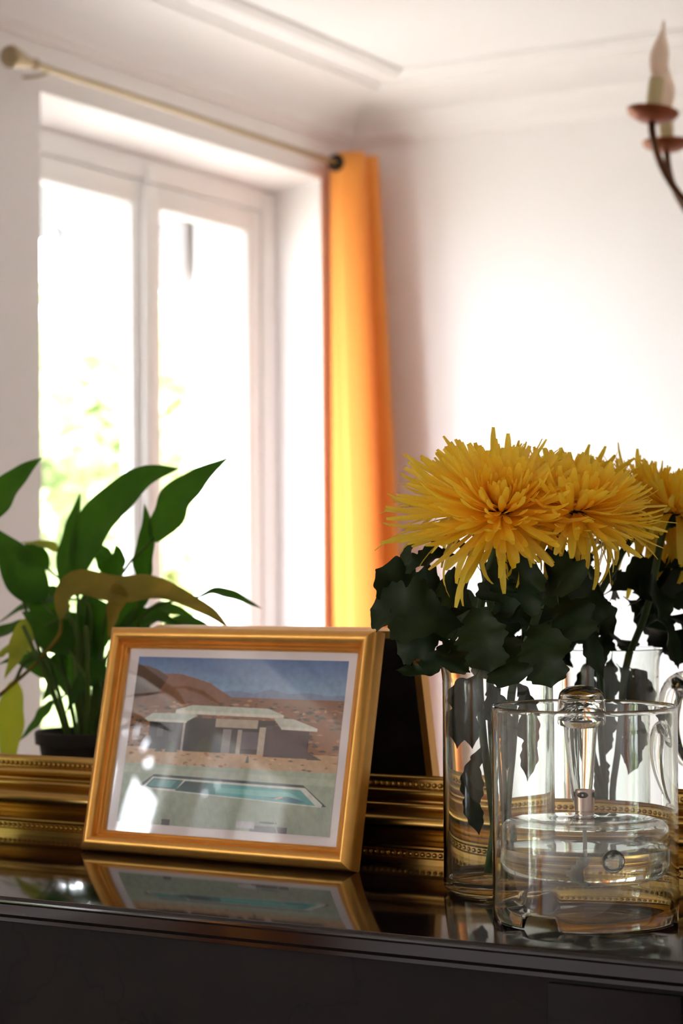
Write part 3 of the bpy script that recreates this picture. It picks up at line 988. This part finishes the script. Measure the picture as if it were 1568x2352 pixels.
def chrysanthemum(label, eye, axis, size, stem_pts, leaves, seed, n=190, droop=10, long_side=0.0):
    rnd = random.Random(seed)
    fl = empty('chrysanthemum', stem_pts[-1])
    tag(fl, label, 'flower', 'yellow chrysanthemums in the vase')
    bpy.context.view_layer.update()
    axis = Vector(axis).normalized()
    ex = axis.cross(Vector((.3, .2, 1))).normalized()
    ey = axis.cross(ex)
    o = from_bm('stem', tube_bm(spline([eye - axis * .012] + stem_pts, 26), [.0034 if i > 1 else .0045 for i in range(26)], 10), 'mum_stem', fl, 180)
    unparent_fix(o)
    cal = from_bm('calyx', lathe_bm([(0, -.016), (.006, -.014), (.011, -.008), (.013, -.002), (.010, .003), (0, .004)], 18), 'mum_leaf', fl, 180)
    rot = Matrix((ex, ey, axis)).transposed().to_4x4()
    cal.matrix_local = fl.matrix_world.inverted() @ Matrix.Translation(eye) @ rot
    inv = fl.matrix_world.inverted()
    fill_v, fill_f = [], []
    FILL = 170
    for i in range(n + FILL):
        extra = i >= n
        q = (i + .5) / n if not extra else (i - n + .5) / FILL
        if extra or i < n - droop:
            th = 6 + 98 * q ** .80 + rnd.uniform(-7, 7)          # angle from the axis
            ln = size * (.30 + .70 * min(1, q * 1.35) ** .8) * rnd.uniform(.80, 1.06) * (.84 if extra else 1)
        else:
            th = rnd.uniform(104, 122)
            ln = size * rnd.uniform(.7, 1.0)
        ph = i * 2.39996 + rnd.uniform(-.15, .15)
        if th < 40:
            kind = rnd.choice((0, 1, 0, 6))
        elif th < 75:
            kind = rnd.choice((1, 2, 0, 3, 1))
        elif th < 100:
            kind = rnd.choice((2, 3, 3, 4, 1, 0))
        else:
            kind = rnd.choice((4, 5, 5, 7))
        me = PETALS['petal_pale' if th > 82 and rnd.random() < .6 else 'petal'][kind]
        d = (axis * math.cos(R(th)) + (ex * math.cos(ph) + ey * math.sin(ph)) * math.sin(R(th))).normalized()
        ln *= (1 + long_side * d.dot(-_r)) * (1 - .2 * d.z * d.z)
        # the petal bends away from the axis; droopers bend towards the ground
        out = (ex * math.cos(ph) + ey * math.sin(ph)) * math.cos(R(th)) - axis * math.sin(R(th))
        if kind in (4, 5, 7):
            g = Vector((0, 0, -1))
            g = g - d * g.dot(d)
            if g.length > .2:
                out = (out * .35 + g.normalized()).normalized()
        out = (out - d * out.dot(d)).normalized()
        yy = d.cross(out)
        tw = Matrix.Rotation(rnd.uniform(-.35, .35), 3, d)
        out, yy = tw @ out, tw @ yy
        m4 = Matrix((out, yy, d)).transposed().to_4x4()
        base = eye + (ex * math.cos(ph) + ey * math.sin(ph)) * .008 * q - axis * .006 * q
        wsc = .106 * rnd.uniform(.85, 1.15) * (.7 + .3 * min(1, q * 3))
        m4 = inv @ Matrix.Translation(base) @ m4 @ Matrix.Diagonal((ln, wsc, ln, 1))
        if extra:
            k0 = len(fill_v)
            fill_v += [m4 @ v.co for v in me.vertices]
            fill_f += [tuple(k0 + v for v in f_.vertices) for f_ in me.polygons]
        else:
            o = bpy.data.objects.new('petal', me)
            col.objects.link(o)
            o.parent = fl
            o.matrix_local = m4
    me = bpy.data.meshes.new('inner_petals')
    me.from_pydata(fill_v, [], fill_f)
    link('inner_petals', me, 'petal', fl, 180)['kind'] = 'stuff'
    for i, (pts, w, mm, face, cup) in enumerate(leaves):
        o = blade('leaf', pts, w * 1.15, mm, fl, face, lobed, cup, .16, 54, 4, seed=seed * 50 + i, sweep=.28, twist=rnd.uniform(-.5, .5))
        unparent_fix(o)
    return fl

S_ = .00036            # metres per photograph pixel at the vase
def lf(pts, wpx, mm='mum_leaf', face=(.3, -1, .5), cup=.18):
    return ([at(*p) for p in pts], wpx * S_, mm, face, cup)
chrysanthemum('yellow spider chrysanthemum facing outwards at the front of the bunch', at(1150, 1166, -.165), (.30, -.66, .72), .080,
    [at(1142, 1240, -.14), at(1120, 1320, -.13), at(1100, 1420, -.12), at(1100, 1560, -.125), at(1110, 1700, -.125), at(1130, 1850, -.12), at(1142, 2012, -.105)],
    [lf([(1105, 1400, -.13), (1010, 1390, -.15), (930, 1350, -.16), (862, 1308, -.17)], 135),
     lf([(1085, 1440, -.14), (1000, 1420, -.17), (920, 1400, -.18), (850, 1400, -.18)], 140),
     lf([(1060, 1440, -.13), (1000, 1450, -.15), (950, 1480, -.16), (912, 1502, -.16)], 90),
     lf([(1050, 1450, -.15), (1010, 1510, -.17), (970, 1548, -.18), (908, 1540, -.19)], 62, 'mum_leaf', (.1, -.6, .9), .4),
     lf([(1110, 1320, -.14), (1060, 1258, -.15), (1000, 1240, -.16), (945, 1260, -.17), (930, 1300, -.175)], 50, 'mum_leaf', (.1, -.5, 1), .3),
     lf([(1060, 1275, -.14), (1010, 1275, -.15), (965, 1290, -.16), (930, 1318, -.165)], 60, 'mum_leaf', (.1, -.7, .8), .3),
     lf([(1080, 1385, -.16), (1095, 1430, -.175), (1115, 1490, -.182), (1125, 1545, -.186)], 105, 'mum_leaf', (.2, -1, .2), .3),
     lf([(1090, 1400, -.14), (1060, 1370, -.16), (1035, 1350, -.17), (1010, 1335, -.175)], 85),
     lf([(1110, 1470, -.13), (1075, 1490, -.15), (1050, 1515, -.172), (1035, 1545, -.180)], 90),
     lf([(1120, 1380, -.12), (1140, 1340, -.14), (1160, 1315, -.155), (1190, 1300, -.16)], 80),
     lf([(1100, 1600, -.125), (1070, 1580, -.13), (1055, 1640, -.125), (1048, 1720, -.12)], 62, 'mum_leaf', (0, -1, .1), .2),
     lf([(1120, 1560, -.135), (1135, 1600, -.14), (1150, 1660, -.14), (1150, 1740, -.135)], 60, 'mum_leaf', (.2, -1, 0), .3),
     lf([(1100, 1540, -.14), (1080, 1580, -.145), (1075, 1640, -.145), (1085, 1720, -.14)], 56, 'mum_leaf', (.1, -1, 0), .3),
     lf([(1112, 1700, -.125), (1090, 1760, -.135), (1085, 1840, -.13), (1100, 1920, -.125)], 48, 'mum_leaf', (.2, -1, .1), .3)],
    11, 290, 18, .22)
chrysanthemum('yellow spider chrysanthemum leaning to the oil lamp side of the bunch', at(1322, 1160, -.115), (.38, -.28, .90), .074,
    [at(1285, 1210, -.115), at(1268, 1290, -.115), at(1230, 1420, -.12), at(1180, 1560, -.12), at(1165, 1700, -.12), at(1150, 1850, -.12), at(1158, 2016, -.125)],
    [lf([(1225, 1400, -.12), (1255, 1350, -.15), (1290, 1330, -.16), (1330, 1350, -.165)], 120),
     lf([(1200, 1440, -.12), (1180, 1390, -.15), (1200, 1330, -.165), (1230, 1290, -.17)], 130),
     lf([(1210, 1430, -.14), (1240, 1460, -.165), (1255, 1520, -.175), (1266, 1580, -.180)], 105),
     lf([(1190, 1460, -.13), (1170, 1480, -.16), (1175, 1530, -.178), (1190, 1570, -.186)], 120),
     lf([(1240, 1400, -.12), (1290, 1400, -.14), (1320, 1430, -.15), (1345, 1470, -.15)], 95),
     lf([(1250, 1390, -.10), (1300, 1370, -.09), (1340, 1390, -.08), (1370, 1440, -.08)], 110),
     lf([(1265, 1310, -.12), (1290, 1300, -.13), (1305, 1290, -.14), (1322, 1285, -.14)], 46),
     lf([(1230, 1460, -.12), (1300, 1440, -.10), (1350, 1470, -.09), (1385, 1560, -.085)], 50, 'mum_leaf', (0, -.6, .8), .4),
     lf([(1180, 1560, -.12), (1205, 1600, -.125), (1215, 1680, -.12), (1205, 1770, -.115)], 60, 'mum_leaf', (-.2, -1, 0), .3),
     lf([(1160, 1420, -.12), (1150, 1390, -.15), (1150, 1350, -.16), (1165, 1320, -.16)], 90)],
    23, 280, 20)
chrysanthemum('yellow spider chrysanthemum at the back of the bunch near the mirror', at(1118, 1125, -.085), (-.05, -.25, .95), .076,
    [at(1090, 1200, -.095), at(1110, 1300, -.105), at(1130, 1420, -.11), at(1125, 1560, -.105), at(1130, 1700, -.105), at(1140, 1850, -.115), at(1120, 2008, -.125)],
    [lf([(1120, 1380, -.10), (1080, 1400, -.08), (1020, 1420, -.075), (960, 1440, -.07)], 120),
     lf([(1130, 1420, -.10), (1180, 1400, -.08), (1220, 1420, -.07), (1260, 1470, -.07)], 130),
     lf([(1130, 1440, -.11), (1120, 1480, -.08), (1110, 1520, -.07), (1090, 1560, -.075)], 110),
     lf([(1110, 1330, -.10), (1150, 1320, -.09), (1180, 1330, -.08), (1215, 1370, -.07)], 90),
     lf([(1128, 1480, -.10), (1170, 1490, -.08), (1200, 1520, -.075), (1225, 1555, -.075)], 105)],
    37, 280, 18)

# ------------------------------------------------------------------ potted plant (stands beyond the left edge of the view, seen in the mirror)
T0 = .235
pc = seen_in_mirror(205, 1750, T0)
lily = empty('potted_lily', (pc.x, pc.y, ZM))
tag(lily, 'leafy potted lily in a dark pot on the mantelpiece, seen in the mirror', 'potted plant')
bpy.context.view_layer.update()
from_bm('pot', lathe_bm([(0, .0006), (.043, .0006), (.046, .003), (.056, .066), (.0605, .067), (.0612, .080), (.0595, .0815), (.0575, .080), (.0555, .068), (.050, .066), (0, .066)], 56), 'pot_plastic', lily, 40)
from_bm('soil', lathe_bm([(0, .0745), (.03, .073), (.0560, .070), (.0545, .0665), (0, .0665)], 32), 'soil', lily, 180)
def lance(s, side):
    return max(.015, math.sin(math.pi * s ** .72) ** .9 * (1 - .25 * s))
SL = .00049
def lily_leaf(pts, wpx, mm, t0=T0, t1=T0, face=(0, -1, .2), cup=.2, wave=.10, twist=0.0, stalk=True, seed=0):
    n = len(pts)
    P = [seen_in_mirror(x, y, t0 + (t1 - t0) * i / (n - 1)) for i, (x, y) in enumerate(pts)]
    # face is given as it looks in the mirror: flip y for the real thing
    o = blade('leaf', P, wpx * SL, mm, lily, (face[0], -face[1], face[2]), lance, cup, wave, 26, 4, twist, seed)
    unparent_fix(o)
    if stalk:
        foot = Vector((pc.x + (P[0].x - pc.x) * .18, pc.y + (P[0].y - pc.y) * .18, ZM + .070))
        d = (P[1] - P[0]).normalized()
        mid = P[0] - d * .04 + Vector((0, 0, -.01))
        mid.x = mid.x * .6 + foot.x * .4
        o = from_bm('petiole', tube_bm(spline([foot, foot.lerp(mid, .5), mid, P[0] + d * .006], 14), [.0026 - .0001 * i for i in range(14)], 8), 'petiole', lily, 180)
        unparent_fix(o)
L = lily_leaf
L([(180, 1330), (205, 1235), (270, 1150), (340, 1095), (412, 1075)], 112, 'lily_green', 0.24, 0.245, seed=1)
L([(348, 1245), (385, 1190), (420, 1135), (465, 1095), (527, 1049)], 100, 'lily_green', .24, .25, wave=.14, seed=2)
L([(336, 1345), (340, 1290), (345, 1220), (332, 1158)], 62, 'lily_green', 0.25, 0.25, cup=.7, seed=3)
L([(148, 1360), (158, 1280), (172, 1200), (184, 1130)], 68, 'lily_green', 0.25, 0.25, seed=4)
L([(135, 1268), (105, 1252), (75, 1248), (42, 1246)], 40, 'lily_yellow', .27, .29, (0, -.4, 1), seed=5)
L([(-40, 1210), (0, 1150), (45, 1095), (98, 1050)], 92, 'lily_green', .26, .27, seed=6)
L([(258, 1340), (268, 1300), (272, 1275), (266, 1250)], 62, 'lily_green', 0.26, 0.26, seed=7)
L([(262, 1330), (245, 1290), (232, 1265), (228, 1245)], 56, 'lily_green', 0.28, 0.29, seed=8)
# the withered leaf that arches over to the right
L([(138, 1425), (150, 1372), (195, 1352), (260, 1352), (340, 1362), (420, 1378), (480, 1405), (530, 1449)], 88, 'lily_brown', .205, .212, (0, -.8, .6), .35, .40, .5, False, 9)
P = [seen_in_mirror(x, y, .205) for x, y in ((140, 1420), (132, 1465), (60, 1545), (-30, 1620), (-110, 1690))]
P.append(Vector((P[-1].x - .03, P[-1].y, ZM + .003)))
unparent_fix(from_bm('petiole', tube_bm(spline(P, 24), .0022, 8), 'lily_brown', lily, 180))
L([(255, 1345), (275, 1370), (262, 1410), (248, 1470)], 52, 'lily_brown', .205, .205, (0, -1, .1), .4, .2, .3, False, 10)
L([(450, 1372), (500, 1360), (550, 1375), (602, 1399)], 40, 'lily_green', .25, .255, (0, -.5, 1), seed=11)
L([(100, 1390), (60, 1330), (25, 1270), (-25, 1205)], 110, 'lily_green', .25, .26, (0, -.7, .7), seed=12)
L([(150, 1375), (100, 1375), (50, 1400), (-20, 1440)], 95, 'lily_green', .26, .28, (0, -.5, .9), seed=13)
L([(-60, 1500), (-10, 1465), (40, 1440), (92, 1432)], 72, 'lily_green', .28, .28, (0, -.6, .8), seed=14, stalk=False)
L([(165, 1500), (125, 1460), (95, 1430), (50, 1405)], 96, 'lily_green', .22, .22, (0, -.7, .7), seed=15)
L([(35, 1560), (30, 1640), (24, 1720), (16, 1810)], 92, 'lily_yellow', .27, .27, (0, -1, .1), seed=16, stalk=False)
unparent_fix(from_bm('petiole', tube_bm(spline([seen_in_mirror(35, 1565, .27), seen_in_mirror(60, 1520, .265), seen_in_mirror(110, 1510, .255), Vector((pc.x - .03, pc.y - .01, ZM + .12)), Vector((pc.x - .012, pc.y, ZM + .071))], 20), .0022, 8), 'petiole', lily, 180))
L([(150, 1500), (140, 1530), (122, 1570), (98, 1610)], 72, 'lily_green', .25, .26, (0, -1, .3), seed=17)
L([(125, 1610), (100, 1640), (75, 1670), (44, 1702)], 46, 'lily_green', .26, .26, (0, -.8, .6), seed=18)
L([(215, 1520), (190, 1470), (160, 1430), (118, 1400)], 90, 'lily_green', 0.25, 0.26, (0, -.8, .5), seed=19)
L([(225, 1500), (235, 1440), (220, 1400), (190, 1370)], 90, 'lily_green', 0.26, 0.27, (0, -.8, .5), seed=20)
L([(240, 1560), (215, 1550), (190, 1570), (150, 1640)], 80, 'lily_green', 0.23, 0.22, (0, -.8, .5), seed=21)
L([(260, 1480), (300, 1430), (350, 1415), (420, 1440)], 72, 'lily_green', 0.25, 0.26, (0, -.6, .8), seed=22)
L([(280, 1480), (300, 1410), (330, 1370), (370, 1350)], 84, 'lily_green', 0.26, 0.27, (0, -.9, .4), seed=23)
L([(330, 1480), (380, 1450), (430, 1430), (500, 1450)], 66, 'lily_green', 0.26, 0.27, (0, -.6, .8), seed=24)
L([(220, 1480), (205, 1420), (215, 1370), (240, 1335)], 80, 'lily_green', 0.28, 0.29, (0, -1, .3), seed=25)
L([(300, 1440), (345, 1410), (390, 1400), (450, 1420)], 62, 'lily_green', 0.28, 0.29, (0, -.6, .8), seed=26)
L([(110, 1310), (80, 1275), (50, 1265), (20, 1290)], 60, 'lily_green', 0.28, 0.29, (0, -.6, .8), seed=27)
L([(70, 1500), (40, 1485), (10, 1500), (-30, 1540)], 80, 'lily_yellow', .24, .25, (0, -.6, .8), seed=28)
L([(95, 1440), (60, 1460), (40, 1500), (10, 1560)], 84, 'lily_yellow', .22, .21, (0, -.9, .4), seed=29)
L([(120, 1560), (80, 1520), (40, 1510), (-10, 1530)], 70, 'lily_green', .29, .30, (0, -.6, .8), seed=30)
L([(180, 1600), (165, 1560), (170, 1510), (190, 1470)], 74, 'lily_green', .29, .30, (0, -1, .3), seed=31)
L([(160, 1460), (120, 1415), (80, 1380), (20, 1350)], 84, 'lily_green', .29, .30, (0, -.7, .7), seed=32)
L([(290, 1500), (320, 1450), (360, 1420), (410, 1400)], 70, 'lily_green', .30, .31, (0, -.7, .7), seed=33)
for i in range(12):                      # bare lower stalks of the clump
    a = random.uniform(0, 6.28)
    q = Vector((math.cos(a), math.sin(a), 0))
    f0 = Vector((pc.x, pc.y, ZM + .070)) + q * random.uniform(.005, .03)
    unparent_fix(from_bm('petiole', tube_bm(spline([f0, f0 + q * .02 + Vector((0, 0, .06)), f0 + q * .05 + Vector((0, 0, .13))], 8), .0024, 8), 'petiole', lily, 180))
